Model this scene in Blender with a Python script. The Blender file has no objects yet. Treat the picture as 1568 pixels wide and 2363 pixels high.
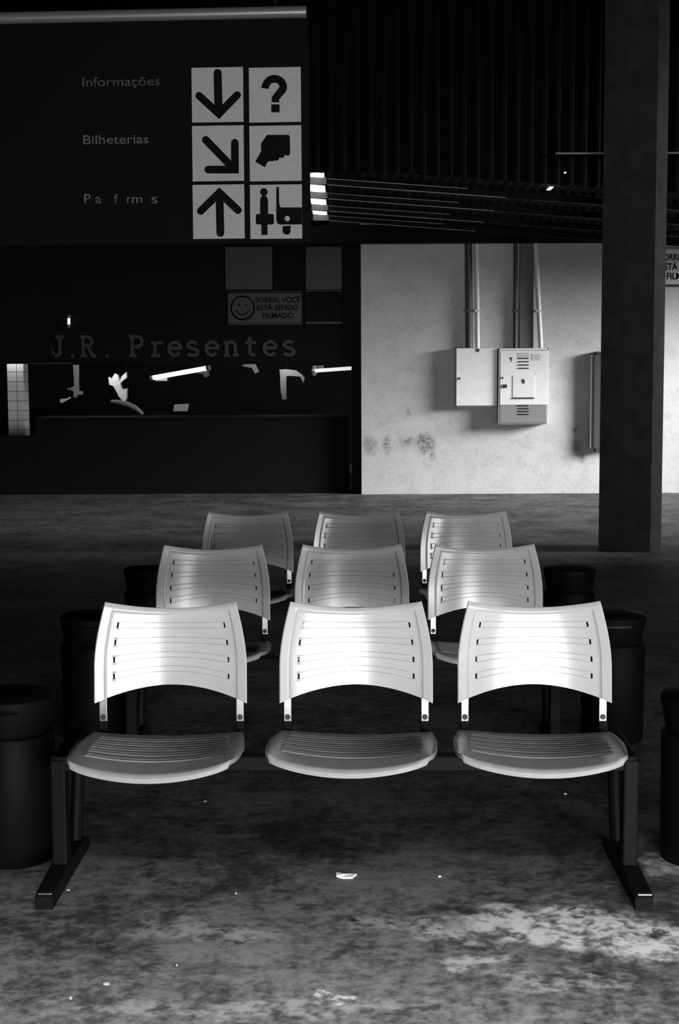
import bpy, bmesh, math, random
from mathutils import Vector, Matrix

random.seed(7)
S = bpy.context.scene
COL = S.collection
R = math.radians
PI = math.pi

# ------------------------------------------------------------------ camera
W, H = 1568.0, 2363.0
FPX = 50.0 / 36.0 * H                       # 50 mm lens on a 24 x 36 frame held upright
CAM = Vector((0, 0, 1.494))
HORIZON = 866.0
PITCH = math.atan((H / 2 - HORIZON) / FPX)  # looking slightly down
ROLL = R(0.28)
cd = bpy.data.cameras.new('camera')
cd.sensor_fit = 'VERTICAL'; cd.sensor_height = 36.0; cd.lens = 50.0
cd.clip_start = 0.05; cd.clip_end = 200
cam = bpy.data.objects.new('camera', cd); COL.objects.link(cam)
cam.matrix_world = (Matrix.Translation(CAM) @ Matrix.Rotation(R(90) - PITCH, 4, 'X') @ Matrix.Rotation(-ROLL, 4, 'Z'))
S.camera = cam
CM = cam.matrix_world.to_3x3()


def ray(px, py):
    return (CM @ Vector(((px - W / 2) / FPX, -(py - H / 2) / FPX, -1.0)))


def at(px, py, Y):
    d = ray(px, py)
    return CAM + d * ((Y - CAM.y) / d.y)


def on_floor(px, py, z=0.0):
    d = ray(px, py)
    return CAM + d * ((z - CAM.z) / d.z)


# ------------------------------------------------------------------ world, light, exposure
w = bpy.data.worlds.new('world'); S.world = w
w.use_nodes = True
w.node_tree.nodes['Background'].inputs[0].default_value = (1, 1, 1, 1)
w.node_tree.nodes['Background'].inputs[1].default_value = 0.003
S.view_settings.view_transform = 'Standard'
S.view_settings.look = 'None'
S.view_settings.exposure = 0.0
S.view_settings.gamma = 1.0
S.view_settings.use_curve_mapping = False


def area(name, loc, target, sx, sy, power, spread=180):
    l = bpy.data.lights.new(name, 'AREA'); l.shape = 'RECTANGLE'; l.size = sx; l.size_y = sy
    l.energy = power; l.spread = R(spread)
    o = bpy.data.objects.new(name, l); COL.objects.link(o)
    o.location = loc
    o.rotation_euler = (Vector(target) - Vector(loc)).to_track_quat('-Z', 'Y').to_euler()
    return o


# low daylight across the open platform side behind the camera
area('platform_daylight', (1.25, -1.6, 0.55), (0.5, 4.5, 0.66), 3.7, 0.95, 205, 120)
# added fill lamp at the right, to brighten the rows behind
area('rear_row_fill', (6.2, -0.6, 1.2), (0.1, 6.0, 0.75), 2.2, 0.7, 20, 56)
# sky above the platform; an added unseen board keeps it off the seats
area('platform_sky', (2.2, -3.4, 7.6), (1.2, 3.4, 0.0), 5.0, 3.2, 1900, 100)
# daylight through the open bay on the right, in front of the painted wall
area('side_bay_daylight', (15.0, 12.5, 5.0), (0.8, 17.8, 0.8), 5.5, 4.6, 620, 46)


# ------------------------------------------------------------------ materials
def mat(name, v, rough=0.6, metal=0.0, spec=0.5, noise=0.0, nscale=20.0, bump=0.0, emit=0.0, coat=0.0):
    m = bpy.data.materials.new(name); m.use_nodes = True
    nt = m.node_tree; b = nt.nodes['Principled BSDF']
    b.inputs['Base Color'].default_value = (v, v, v, 1)
    b.inputs['Roughness'].default_value = rough
    b.inputs['Metallic'].default_value = metal
    b.inputs['Specular IOR Level'].default_value = spec
    if coat:
        b.inputs['Coat Weight'].default_value = coat
        b.inputs['Coat Roughness'].default_value = 0.12
    if emit:
        b.inputs['Emission Color'].default_value = (1, 1, 1, 1)
        b.inputs['Emission Strength'].default_value = emit
    if noise or bump:
        tc = nt.nodes.new('ShaderNodeTexCoord')
        n = nt.nodes.new('ShaderNodeTexNoise'); n.inputs['Scale'].default_value = nscale
        n.inputs['Detail'].default_value = 6
        nt.links.new(tc.outputs['Object'], n.inputs['Vector'])
        if noise:
            r = nt.nodes.new('ShaderNodeValToRGB')
            lo = v * (1 - noise); hi = min(1, v * (1 + noise))
            r.color_ramp.elements[0].position = 0.3; r.color_ramp.elements[0].color = (lo, lo, lo, 1)
            r.color_ramp.elements[1].position = 0.7; r.color_ramp.elements[1].color = (hi, hi, hi, 1)
            nt.links.new(n.outputs['Fac'], r.inputs['Fac'])
            nt.links.new(r.outputs['Color'], b.inputs['Base Color'])
        if bump:
            bp = nt.nodes.new('ShaderNodeBump'); bp.inputs['Strength'].default_value = bump
            bp.inputs['Distance'].default_value = 0.01
            nt.links.new(n.outputs['Fac'], bp.inputs['Height'])
            nt.links.new(bp.outputs['Normal'], b.inputs['Normal'])
    return m


class NB:
    """small node builder"""
    def __init__(s, m):
        s.nt = m.node_tree

    def n(s, t, **kw):
        o = s.nt.nodes.new(t)
        for k, v in kw.items():
            if k.startswith('i_'):
                o.inputs[int(k[2:])].default_value = v
            else:
                setattr(o, k, v)
        return o

    def l(s, a, b):
        s.nt.links.new(a, b)

    def math(s, op, a, b=None, clamp=False):
        o = s.n('ShaderNodeMath', operation=op); o.use_clamp = clamp
        for i, x in enumerate((a, b)):
            if x is None: continue
            if isinstance(x, (int, float)): o.inputs[i].default_value = x
            else: s.l(x, o.inputs[i])
        return o.outputs[0]

    def ramp(s, x, p0, c0, p1, c1):
        r = s.n('ShaderNodeMapRange'); r.interpolation_type = 'SMOOTHSTEP'
        s.l(x, r.inputs[0])
        for i, v in zip((1, 2, 3, 4), (p0, p1, c0, c1)): r.inputs[i].default_value = v
        return r.outputs[0]

    def noise(s, vec, scale, detail=6, rough=0.55):
        n = s.n('ShaderNodeTexNoise'); n.inputs['Scale'].default_value = scale
        n.inputs['Detail'].default_value = detail; n.inputs['Roughness'].default_value = rough
        s.l(vec, n.inputs['Vector'])
        return n.outputs['Fac']

    def ellipse(s, vec, c, r, axes):
        """soft distance field: 0 at the centre, 1 at the rim, in world metres along two axes"""
        sep = s.n('ShaderNodeSeparateXYZ'); s.l(vec, sep.inputs[0])
        a = s.math('DIVIDE', s.math('SUBTRACT', sep.outputs[axes[0]], c[0]), r[0])
        b = s.math('DIVIDE', s.math('SUBTRACT', sep.outputs[axes[1]], c[1]), r[1])
        return s.math('SQRT', s.math('ADD', s.math('MULTIPLY', a, a), s.math('MULTIPLY', b, b)))


M = {}
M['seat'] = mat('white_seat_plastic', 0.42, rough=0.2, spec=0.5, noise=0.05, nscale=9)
M['seat_shaded'] = mat('shaded_seat_plastic', 0.27, rough=0.42, spec=0.25, noise=0.12, nscale=14)  # same plastic as the backs, darkened to paint in the shade on the seat tops
M['black_metal'] = mat('black_painted_steel', 0.0035, rough=0.55, spec=0.08)
M['chrome'] = mat('chromed_steel', 0.75, rough=0.22, metal=1.0)
M['hole'] = mat('dark_bolt', 0.01, rough=0.6)
M['bin'] = mat('black_bin_plastic', 0.003, rough=0.55, spec=0.06)
M['glow_grey'] = mat('grey_glow_block', 0.10, rough=0.7)
M['lip_glint'] = mat('painted_edge_glint', 0.35, rough=0.4, metal=0.3)
M['flap_glint'] = mat('flap_glint_metal', 0.12, rough=0.35, metal=0.7)  # painted highlight for one flap edge
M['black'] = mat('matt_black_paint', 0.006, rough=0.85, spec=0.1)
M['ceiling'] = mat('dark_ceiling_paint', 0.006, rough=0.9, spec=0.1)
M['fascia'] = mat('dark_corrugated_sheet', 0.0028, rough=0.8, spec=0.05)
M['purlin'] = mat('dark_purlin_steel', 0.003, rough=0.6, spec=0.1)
M['sky'] = mat('daylit_skylight_sheet', 0.8, rough=0.5, emit=3.2)
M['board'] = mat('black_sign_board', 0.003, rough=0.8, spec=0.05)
M['tile'] = mat('pale_sign_tile', 0.26, rough=0.55, spec=0.2, noise=0.06, nscale=60)
M['ink'] = mat('black_sign_ink', 0.003, rough=0.8, spec=0.05)
M['word'] = mat('worn_sign_lettering', 0.06, rough=0.7, noise=0.6, nscale=70)
M['word_dirty'] = mat('dirty_sign_lettering', 0.032, rough=0.7, noise=0.7, nscale=70)
M['rail'] = mat('grey_sign_rail', 0.22, rough=0.35, metal=0.6)
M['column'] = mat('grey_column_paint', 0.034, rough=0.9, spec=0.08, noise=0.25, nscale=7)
M['dado'] = mat('dark_dado_paint', 0.05, rough=0.7, noise=0.3, nscale=6)
M['box'] = mat('cream_cabinet_paint', 0.82, rough=0.4, noise=0.04, nscale=14)
M['box_grey'] = mat('grey_cabinet_paint', 0.24, rough=0.45, noise=0.10, nscale=25)
M['box_edge'] = mat('cabinet_edge_paint', 0.40, rough=0.5)
M['mark'] = mat('dark_cabinet_mark', 0.03, rough=0.7)
M['label'] = mat('pale_cabinet_label', 0.55, rough=0.6, noise=0.3, nscale=90)
M['pipe'] = mat('white_conduit', 0.80, rough=0.3)
M['pipe_dark'] = mat('dark_conduit', 0.05, rough=0.5)
M['wall_shade'] = mat('grey_wall_shade', 0.13, rough=0.6)
M['notice'] = mat('white_notice_board', 0.62, rough=0.4)
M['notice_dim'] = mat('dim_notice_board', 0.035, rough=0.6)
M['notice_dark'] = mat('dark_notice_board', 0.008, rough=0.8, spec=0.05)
M['shop_letter'] = mat('grey_shop_lettering', 0.035, rough=0.7)
M['shop_panel'] = mat('grey_shop_panel', 0.03, rough=0.6, noise=0.2, nscale=12)
M['white'] = mat('white_goods', 0.85, rough=0.6)
M['grey'] = mat('grey_goods', 0.25, rough=0.6)
M['paper'] = mat('white_paper', 0.85, rough=0.7)
M['scrap'] = mat('grubby_paper_scrap', 0.33, rough=0.8)
M['tube'] = mat('lit_fluorescent_tube', 0.9, rough=0.4, emit=2.2)
M['tube_dim'] = mat('dim_fluorescent_tube', 0.9, rough=0.4, emit=0.75)
M['tube_added'] = mat('added_fluorescent_tube', 0.9, rough=0.4, emit=70.0)
M['tube_bright'] = mat('bright_fluorescent_tube', 0.9, rough=0.4, emit=22.0)

# tiled pillar
m = mat('white_wall_tile', 0.7, rough=0.25); M['tilewall'] = m
b = NB(m); bs = m.node_tree.nodes['Principled BSDF']
tc = b.n('ShaderNodeTexCoord'); br = b.n('ShaderNodeTexBrick'); br.offset = 0.0
br.inputs['Color1'].default_value = (.72, .72, .72, 1); br.inputs['Color2'].default_value = (.6, .6, .6, 1)
br.inputs['Mortar'].default_value = (.12, .12, .12, 1); br.inputs['Scale'].default_value = 1.0
br.inputs['Mortar Size'].default_value = 0.004; br.inputs['Brick Width'].default_value = 0.13; br.inputs['Row Height'].default_value = 0.13
mp = b.n('ShaderNodeMapping'); mp.inputs['Rotation'].default_value = (R(-90), 0, 0)
b.l(tc.outputs['Object'], mp.inputs['Vector']); b.l(mp.outputs[0], br.inputs['Vector']); b.l(br.outputs['Color'], bs.inputs['Base Color'])


# ------------------------------------------------------------------ object helpers
def link(name, bm_or_me, m, parent=None, smooth=None, loc=None, rot=None):
    if isinstance(bm_or_me, bmesh.types.BMesh):
        me = bpy.data.meshes.new(name)
        bmesh.ops.recalc_face_normals(bm_or_me, faces=bm_or_me.faces)
        bm_or_me.to_mesh(me); bm_or_me.free()
    else:
        me = bm_or_me
    if m is not None:
        me.materials.clear(); me.materials.append(m)
    if smooth:
        for p in me.polygons: p.use_smooth = True
        me.set_sharp_from_angle(angle=R(smooth))
    o = bpy.data.objects.new(name, me); COL.objects.link(o)
    if parent is not None: o.parent = parent
    if loc is not None: o.location = loc
    if rot is not None: o.rotation_euler = rot
    return o


def tag(o, label, cat, group=None, kind=None):
    o['label'] = label; o['category'] = cat
    if group: o['group'] = group
    if kind: o['kind'] = kind
    return o


def thing(name, label, cat, loc=(0, 0, 0), rotz=0.0, group=None):
    o = bpy.data.objects.new(name, None); COL.objects.link(o)
    o.empty_display_size = 0.1
    o.location = loc; o.rotation_euler = (0, 0, rotz)
    return tag(o, label, cat, group)


def BM(): return bmesh.new()


def box(bm, c, s, bev=0.0, rot=None):
    g = bmesh.ops.create_cube(bm, size=1.0)
    vs = g['verts']
    for v in vs: v.co = Vector((v.co.x * s[0], v.co.y * s[1], v.co.z * s[2]))
    if bev:
        es = list({e for v in vs for e in v.link_edges})
        r = bmesh.ops.bevel(bm, geom=es, offset=bev, segments=2, profile=0.5, affect='EDGES')
        vs = list({v for f in r['faces'] for v in f.verts} | {v for v in vs if v.is_valid})
    for v in vs:
        co = v.co.copy()
        if rot is not None: co = rot @ co
        v.co = co + Vector(c)
    return bm


def bx(x0, x1, y0, y1, z0, z1, bev=0.0):
    return box(BM(), ((x0 + x1) / 2, (y0 + y1) / 2, (z0 + z1) / 2), (abs(x1 - x0), abs(y1 - y0), abs(z1 - z0)), bev)


def tube(bm, pts, r, seg=12, cap=True):
    pts = [Vector(p) for p in pts]; rings = []
    rs = r if isinstance(r, (list, tuple)) else [r] * len(pts)
    up = None
    for i, p in enumerate(pts):
        d = (pts[min(i + 1, len(pts) - 1)] - pts[max(i - 1, 0)]).normalized()
        if up is None:
            up = d.orthogonal().normalized()
        a = (up - d * up.dot(d)).normalized(); up = a; c = d.cross(a)
        rings.append([bm.verts.new(p + (a * math.cos(2 * PI * k / seg) + c * math.sin(2 * PI * k / seg)) * rs[i]) for k in range(seg)])
    for A, B in zip(rings, rings[1:]):
        for k in range(seg):
            bm.faces.new((A[k], A[(k + 1) % seg], B[(k + 1) % seg], B[k]))
    if cap:
        bm.faces.new(rings[0][::-1]); bm.faces.new(rings[-1])
    return bm


def lathe(bm, prof, seg=40, c=(0, 0, 0)):
    rings = []
    for r, z in prof:
        if r < 1e-6:
            rings.append([bm.verts.new((c[0], c[1], c[2] + z))])
        else:
            rings.append([bm.verts.new((c[0] + r * math.cos(2 * PI * k / seg), c[1] + r * math.sin(2 * PI * k / seg), c[2] + z)) for k in range(seg)])
    for A, B in zip(rings, rings[1:]):
        for k in range(seg):
            k2 = (k + 1) % seg
            if len(A) == 1 and len(B) == 1: continue
            if len(A) == 1: bm.faces.new((A[0], B[k2], B[k]))
            elif len(B) == 1: bm.faces.new((A[k], A[k2], B[0]))
            else: bm.faces.new((A[k], A[k2], B[k2], B[k]))
    return bm


def prism(bm, poly, t, fr):
    """extrude a 2-D outline: fr(u, v, depth) -> world/local point"""
    a = [bm.verts.new(fr(u, v, 0)) for u, v in poly]
    c = [bm.verts.new(fr(u, v, t)) for u, v in poly]
    bm.faces.new(a); bm.faces.new(c[::-1])
    n = len(poly)
    for i in range(n):
        bm.faces.new((a[i], c[i], c[(i + 1) % n], a[(i + 1) % n]))
    return bm


def ribbon_poly(pts, wd, cap0=True, cap1=True, seg=8):
    """outline of a thick 2-D polyline, mitred joints, optional round ends"""
    P = [Vector(p) for p in pts]
    P = [P[0]] + [q for p, q in zip(P, P[1:]) if (q - p).length > 1e-5]
    h = wd / 2; L = []; Rr = []
    n = len(P)
    for i in range(n):
        if i == 0: d = (P[1] - P[0]).normalized(); nn = Vector((-d.y, d.x)); k = 1
        elif i == n - 1: d = (P[-1] - P[-2]).normalized(); nn = Vector((-d.y, d.x)); k = 1
        else:
            d0 = (P[i] - P[i - 1]).normalized(); d1 = (P[i + 1] - P[i]).normalized()
            n0 = Vector((-d0.y, d0.x)); n1 = Vector((-d1.y, d1.x)); nn = (n0 + n1).normalized(); k = 1 / max(0.3, nn.dot(n0))
        L.append(P[i] + nn * h * k); Rr.append(P[i] - nn * h * k)
    out = list(L)
    if cap1:
        d = (P[-1] - P[-2]).normalized(); a0 = math.atan2(d.y, d.x)
        out += [P[-1] + Vector((math.cos(a0 + PI / 2 - PI * k / seg), math.sin(a0 + PI / 2 - PI * k / seg))) * h for k in range(1, seg)]
    out += Rr[::-1]
    if cap0:
        d = (P[1] - P[0]).normalized(); a0 = math.atan2(d.y, d.x)
        out += [P[0] + Vector((math.cos(a0 - PI / 2 - PI * k / seg), math.sin(a0 - PI / 2 - PI * k / seg))) * h for k in range(1, seg)]
    return [(p.x, p.y) for p in out]


def circle_poly(cx, cy, r, n=28): return [(cx + r * math.cos(2 * PI * k / n), cy + r * math.sin(2 * PI * k / n)) for k in range(n)]


def round_rect(x0, y0, x1, y1, r, n=5):
    out = []
    for cx, cy, a in ((x1 - r, y1 - r, 0), (x0 + r, y1 - r, 90), (x0 + r, y0 + r, 180), (x1 - r, y0 + r, 270)):
        out += [(cx + r * math.cos(R(a + 90 * k / n)), cy + r * math.sin(R(a + 90 * k / n))) for k in range(n + 1)]
    return out


def text_mesh(s, x0, x1, z0, z1, fr, t=0.003, bold=0.0, xsq=None):
    """built-in font lettering fitted into a rectangle (x0..x1 wide, capital height z0..z1), mapped by fr(u, v, depth)"""
    cu = bpy.data.curves.new('lettering', 'FONT'); cu.body = s; cu.extrude = 0.02; cu.offset = bold; cu.resolution_u = 4
    o = bpy.data.objects.new('lettering', cu); COL.objects.link(o)
    dg = bpy.context.evaluated_depsgraph_get(); dg.update()
    me = bpy.data.meshes.new_from_object(o.evaluated_get(dg))
    bpy.data.objects.remove(o); bpy.data.curves.remove(cu)
    xs = [v.co.x for v in me.vertices]
    a, c = min(xs), max(xs)
    cap = 0.70
    for v in me.vertices:
        u = x0 + (v.co.x - a) / (c - a) * (x1 - x0)
        z = z0 + v.co.y / cap * (z1 - z0)
        v.co = fr(u, z, t * (0.5 + v.co.z / 0.04))
    return me


def join_meshes(ms):
    bm = BM()
    for me in ms:
        bm.from_mesh(me); bpy.data.meshes.remove(me)
    return bm


def copy_tree(o, parent=None):
    c = o.copy(); COL.objects.link(c)
    if parent is not None: c.parent = parent
    for ch in list(o.children): copy_tree(ch, c)
    return c


# ------------------------------------------------------------------ the setting
WY = 17.85              # plane of the painted wall
# floor
fm = mat('stained_concrete', 0.2, rough=0.75, spec=0.25); b = NB(fm); bs = fm.node_tree.nodes['Principled BSDF']
g = b.n('ShaderNodeNewGeometry'); P = g.outputs['Position']
n1 = b.noise(P, 1.9, 8, 0.62); n2 = b.noise(P, 11.0, 8, 0.65); n3 = b.noise(P, 70.0, 4, 0.6); n4 = b.noise(P, 30.0, 6, 0.6)
dis = b.n('ShaderNodeVectorMath', operation='MULTIPLY_ADD')
nc = b.n('ShaderNodeTexNoise'); nc.inputs['Scale'].default_value = 12; nc.inputs['Detail'].default_value = 5; b.l(P, nc.inputs['Vector'])
b.l(nc.outputs['Color'], dis.inputs[0]); dis.inputs[1].default_value = (0.24, 0.24, 0); b.l(P, dis.inputs[2])
sh = b.n('ShaderNodeVectorMath', operation='SUBTRACT'); b.l(dis.outputs[0], sh.inputs[0]); sh.inputs[1].default_value = (0.12, 0.12, 0)
PD = sh.outputs[0]
mix = b.math('ADD', b.math('MULTIPLY', n1, 0.34), b.math('ADD', b.math('ADD', b.math('MULTIPLY', n2, 0.30), b.math('MULTIPLY', n4, 0.26)), b.math('MULTIPLY', n3, 0.10)))
val = b.ramp(mix, 0.41, 0.022, 0.59, 0.14)
# right-hand pool of light painted as pale patches; other pale mottling and dark spills
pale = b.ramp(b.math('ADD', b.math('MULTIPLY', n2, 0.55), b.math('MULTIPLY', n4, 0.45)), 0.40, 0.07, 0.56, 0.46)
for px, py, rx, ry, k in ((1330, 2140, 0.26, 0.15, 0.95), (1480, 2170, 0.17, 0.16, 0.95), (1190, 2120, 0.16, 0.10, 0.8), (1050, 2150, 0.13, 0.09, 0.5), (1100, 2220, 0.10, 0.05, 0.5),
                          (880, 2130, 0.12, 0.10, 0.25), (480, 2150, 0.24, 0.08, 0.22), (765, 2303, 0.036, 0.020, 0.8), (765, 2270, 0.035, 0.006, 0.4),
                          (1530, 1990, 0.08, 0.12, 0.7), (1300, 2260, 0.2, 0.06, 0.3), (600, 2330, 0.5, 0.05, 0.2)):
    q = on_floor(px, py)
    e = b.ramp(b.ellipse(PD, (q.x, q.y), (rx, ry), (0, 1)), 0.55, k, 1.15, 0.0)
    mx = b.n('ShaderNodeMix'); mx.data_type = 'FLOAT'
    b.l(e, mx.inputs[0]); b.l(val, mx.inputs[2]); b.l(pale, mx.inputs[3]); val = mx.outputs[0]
for px, py, rx, ry, k in ((822, 2118, 0.022, 0.030, 0.8), (1310, 2108, 0.018, 0.014, 0.85), (1500, 2152, 0.022, 0.018, 0.85), (1380, 2242, 0.022, 0.018, 0.85),
                          (900, 2132, 0.05, 0.010, 0.75), (985, 2128, 0.055, 0.010, 0.75), (1085, 2180, 0.10, 0.012, 0.6), (490, 2140, 0.016, 0.008, 0.7),
                          (570, 2175, 0.03, 0.010, 0.6), (1250, 2120, 0.03, 0.025, 0.5), (1240, 2100, 0.05, 0.02, 0.5), (715, 2090, 0.04, 0.03, 0.6),
                          (800, 2195, 0.05, 0.02, 0.5), (1310, 2215, 0.05, 0.03, 0.45), (480, 2240, 0.10, 0.03, 0.35), (230, 2170, 0.2, 0.05, 0.3), (1020, 2100, 0.10, 0.03, 0.5)):
    q = on_floor(px, py)
    e = b.ramp(b.ellipse(PD, (q.x, q.y), (rx, ry), (0, 1)), 0.5, k, 1.35, 0.0)
    val = b.math('MULTIPLY', val, b.math('SUBTRACT', 1.0, e))
cc = b.n('ShaderNodeCombineColor')
for i in range(3): b.l(val, cc.inputs[i])
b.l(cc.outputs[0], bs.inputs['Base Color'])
bp = b.n('ShaderNodeBump'); bp.inputs['Strength'].default_value = 0.25; bp.inputs['Distance'].default_value = 0.01
b.l(n2, bp.inputs['Height']); b.l(bp.outputs['Normal'], bs.inputs['Normal'])
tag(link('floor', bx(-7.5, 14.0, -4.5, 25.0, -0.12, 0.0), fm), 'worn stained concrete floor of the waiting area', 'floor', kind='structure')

# painted wall
wm = mat('white_wall_paint', 0.72, rough=0.8, spec=0.2); b = NB(wm); bs = wm.node_tree.nodes['Principled BSDF']
g = b.n('ShaderNodeNewGeometry'); P = g.outputs['Position']
nA = b.noise(P, 5.0, 8, 0.6); nB = b.noise(P, 28.0, 6, 0.6)
val = b.ramp(b.math('ADD', b.math('MULTIPLY', nA, 0.5), b.math('MULTIPLY', nB, 0.5)), 0.3, 0.42, 0.6, 0.54)
dis = b.n('ShaderNodeVectorMath', operation='MULTIPLY_ADD')
nc = b.n('ShaderNodeTexNoise'); nc.inputs['Scale'].default_value = 9; nc.inputs['Detail'].default_value = 5; b.l(P, nc.inputs['Vector'])
b.l(nc.outputs['Color'], dis.inputs[0]); dis.inputs[1].default_value = (0.2, 0, 0.2); b.l(P, dis.inputs[2])
sh = b.n('ShaderNodeVectorMath', operation='SUBTRACT'); b.l(dis.outputs[0], sh.inputs[0]); sh.inputs[1].default_value = (0.1, 0, 0.1)
for px, py, rx, ry, k in ((855, 1030, 0.10, 0.11, 0.65), (895, 1025, 0.07, 0.13, 0.8), (940, 1022, 0.10, 0.10, 0.7), (980, 1025, 0.13, 0.14, 0.95),
                          (1000, 1050, 0.05, 0.06, 0.7), (1325, 1030, 0.09, 0.13, 0.6), (1345, 1055, 0.05, 0.08, 0.7), (1330, 988, 0.018, 0.05, 1.0),
                          (943, 952, 0.02, 0.05, 0.6), (1000, 1110, 0.02, 0.02, 0.4), (1155, 1075, 0.015, 0.015, 0.5), (1300, 1135, 0.05, 0.03, 0.4)):
    q = at(px, py, WY)
    e = b.ramp(b.ellipse(sh.outputs[0], (q.x, q.z), (rx, ry), (0, 2)), 0.3, 0.85 * k, 1.3, 0.0)
    nn = b.ramp(nB, 0.35, 0.25, 0.65, 1.0)
    val = b.math('MULTIPLY', val, b.math('SUBTRACT', 1.0, b.math('MULTIPLY', e, nn)))
cc = b.n('ShaderNodeCombineColor')
for i in range(3): b.l(val, cc.inputs[i])
b.l(cc.outputs[0], bs.inputs['Base Color'])

WL = at(834, 800, WY).x                     # left end of the painted wall
WT = at(1100, 559, WY).z                    # underside of the edge beam over it
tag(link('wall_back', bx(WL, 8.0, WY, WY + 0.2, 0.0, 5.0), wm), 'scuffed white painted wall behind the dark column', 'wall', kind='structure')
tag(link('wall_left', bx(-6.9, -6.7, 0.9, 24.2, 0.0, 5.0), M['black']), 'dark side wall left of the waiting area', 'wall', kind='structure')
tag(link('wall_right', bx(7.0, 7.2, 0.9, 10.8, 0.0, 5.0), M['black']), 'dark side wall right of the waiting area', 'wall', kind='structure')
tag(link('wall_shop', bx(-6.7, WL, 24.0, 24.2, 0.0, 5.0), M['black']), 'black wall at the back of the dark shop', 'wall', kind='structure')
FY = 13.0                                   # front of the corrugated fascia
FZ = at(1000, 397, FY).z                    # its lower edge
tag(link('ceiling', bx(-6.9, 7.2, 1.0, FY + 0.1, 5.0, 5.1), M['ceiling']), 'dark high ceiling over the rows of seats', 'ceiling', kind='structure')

tag(link('trim_sky_block', bx(-6.9, 7.2, 0.9, 1.02, 2.6, 5.1), M['black']), 'added unseen stand-in for a dark hanging edge of the canopy over the platform side', 'light blocker', kind='structure')  # unseen board added to cut the sky light off the seats

# the low roof behind the fascia falls to the right
SL = -0.075


def roofz(x): return FZ + 0.10 + SL * (x + 0.2)


bm = BM(); nx = 140; rows = []
x0, x1 = -6.7, 7.0
for i in range(nx * 4 + 1):
    x = x0 + (x1 - x0) * i / (nx * 4); zz = 0.012 * math.sin(2 * PI * i / 4)
    rows.append((x, roofz(x) + zz))
# corrugated roof sheet, left open along the skylight strip and at two small gaps
SKX0, SKX1 = -0.30, -0.13


def sheet(xa, xb, ya, yb, name):
    pts = [(x, z) for x, z in rows if xa < x < xb]
    pts = [(xa, roofz(xa))] + pts + [(xb, roofz(xb))]
    bm = BM()
    A = [bm.verts.new((x, ya, z)) for x, z in pts]; B = [bm.verts.new((x, yb, z)) for x, z in pts]
    C = [bm.verts.new((x, ya, z + 0.004)) for x, z in pts]; D = [bm.verts.new((x, yb, z + 0.004)) for x, z in pts]
    for i in range(len(pts) - 1):
        bm.faces.new((A[i], A[i + 1], B[i + 1], B[i])); bm.faces.new((C[i], D[i], D[i + 1], C[i + 1]))
        bm.faces.new((A[i], C[i], C[i + 1], A[i + 1])); bm.faces.new((B[i], B[i + 1], D[i + 1], D[i]))
    bm.faces.new((A[0], B[0], D[0], C[0])); bm.faces.new((A[-1], C[-1], D[-1], B[-1]))
    return bm


SKY0, SKY1 = FY + 0.35, 17.40
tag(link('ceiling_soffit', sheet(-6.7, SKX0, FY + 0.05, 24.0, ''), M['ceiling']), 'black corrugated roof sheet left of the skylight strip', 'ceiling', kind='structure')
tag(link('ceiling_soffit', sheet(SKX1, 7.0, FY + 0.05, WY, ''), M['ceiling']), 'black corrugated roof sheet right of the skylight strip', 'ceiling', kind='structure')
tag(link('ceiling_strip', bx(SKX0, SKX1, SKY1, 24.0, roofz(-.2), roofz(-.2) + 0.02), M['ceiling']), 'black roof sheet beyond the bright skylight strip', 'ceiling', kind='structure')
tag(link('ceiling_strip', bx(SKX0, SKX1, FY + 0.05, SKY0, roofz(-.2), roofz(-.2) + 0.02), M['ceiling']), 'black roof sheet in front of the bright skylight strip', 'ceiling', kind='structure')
# edge beam that closes the top of the painted wall and the shop front
tag(link('trim_1', bx(-6.7, 7.0, WY - 0.30, WY - 0.10, at(1100, 559, WY - 0.30).z, at(1100, 519, WY - 0.30).z), M['black']), 'black edge beam over the white wall', 'beam', kind='structure')

# corrugated fascia across the hall
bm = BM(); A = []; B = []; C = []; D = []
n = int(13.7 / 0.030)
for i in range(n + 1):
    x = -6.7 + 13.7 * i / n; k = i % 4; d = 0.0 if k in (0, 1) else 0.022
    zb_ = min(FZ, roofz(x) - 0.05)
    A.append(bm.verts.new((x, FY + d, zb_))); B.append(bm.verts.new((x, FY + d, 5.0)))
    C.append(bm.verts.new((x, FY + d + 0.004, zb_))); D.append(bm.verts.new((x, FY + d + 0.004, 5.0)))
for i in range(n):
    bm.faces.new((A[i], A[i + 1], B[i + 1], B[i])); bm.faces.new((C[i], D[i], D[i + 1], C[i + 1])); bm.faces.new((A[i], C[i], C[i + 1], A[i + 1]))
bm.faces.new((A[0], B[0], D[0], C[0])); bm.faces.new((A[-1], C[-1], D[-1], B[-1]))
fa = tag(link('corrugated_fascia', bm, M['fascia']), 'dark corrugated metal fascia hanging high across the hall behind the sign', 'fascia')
zl = at(1330, 355, FY).z
link('trim_strip', bx(at(1282, 355, FY).x, 6.9, FY - 0.03, FY - 0.001, zl - 0.008, zl + 0.008), M['rail'], fa)

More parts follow.
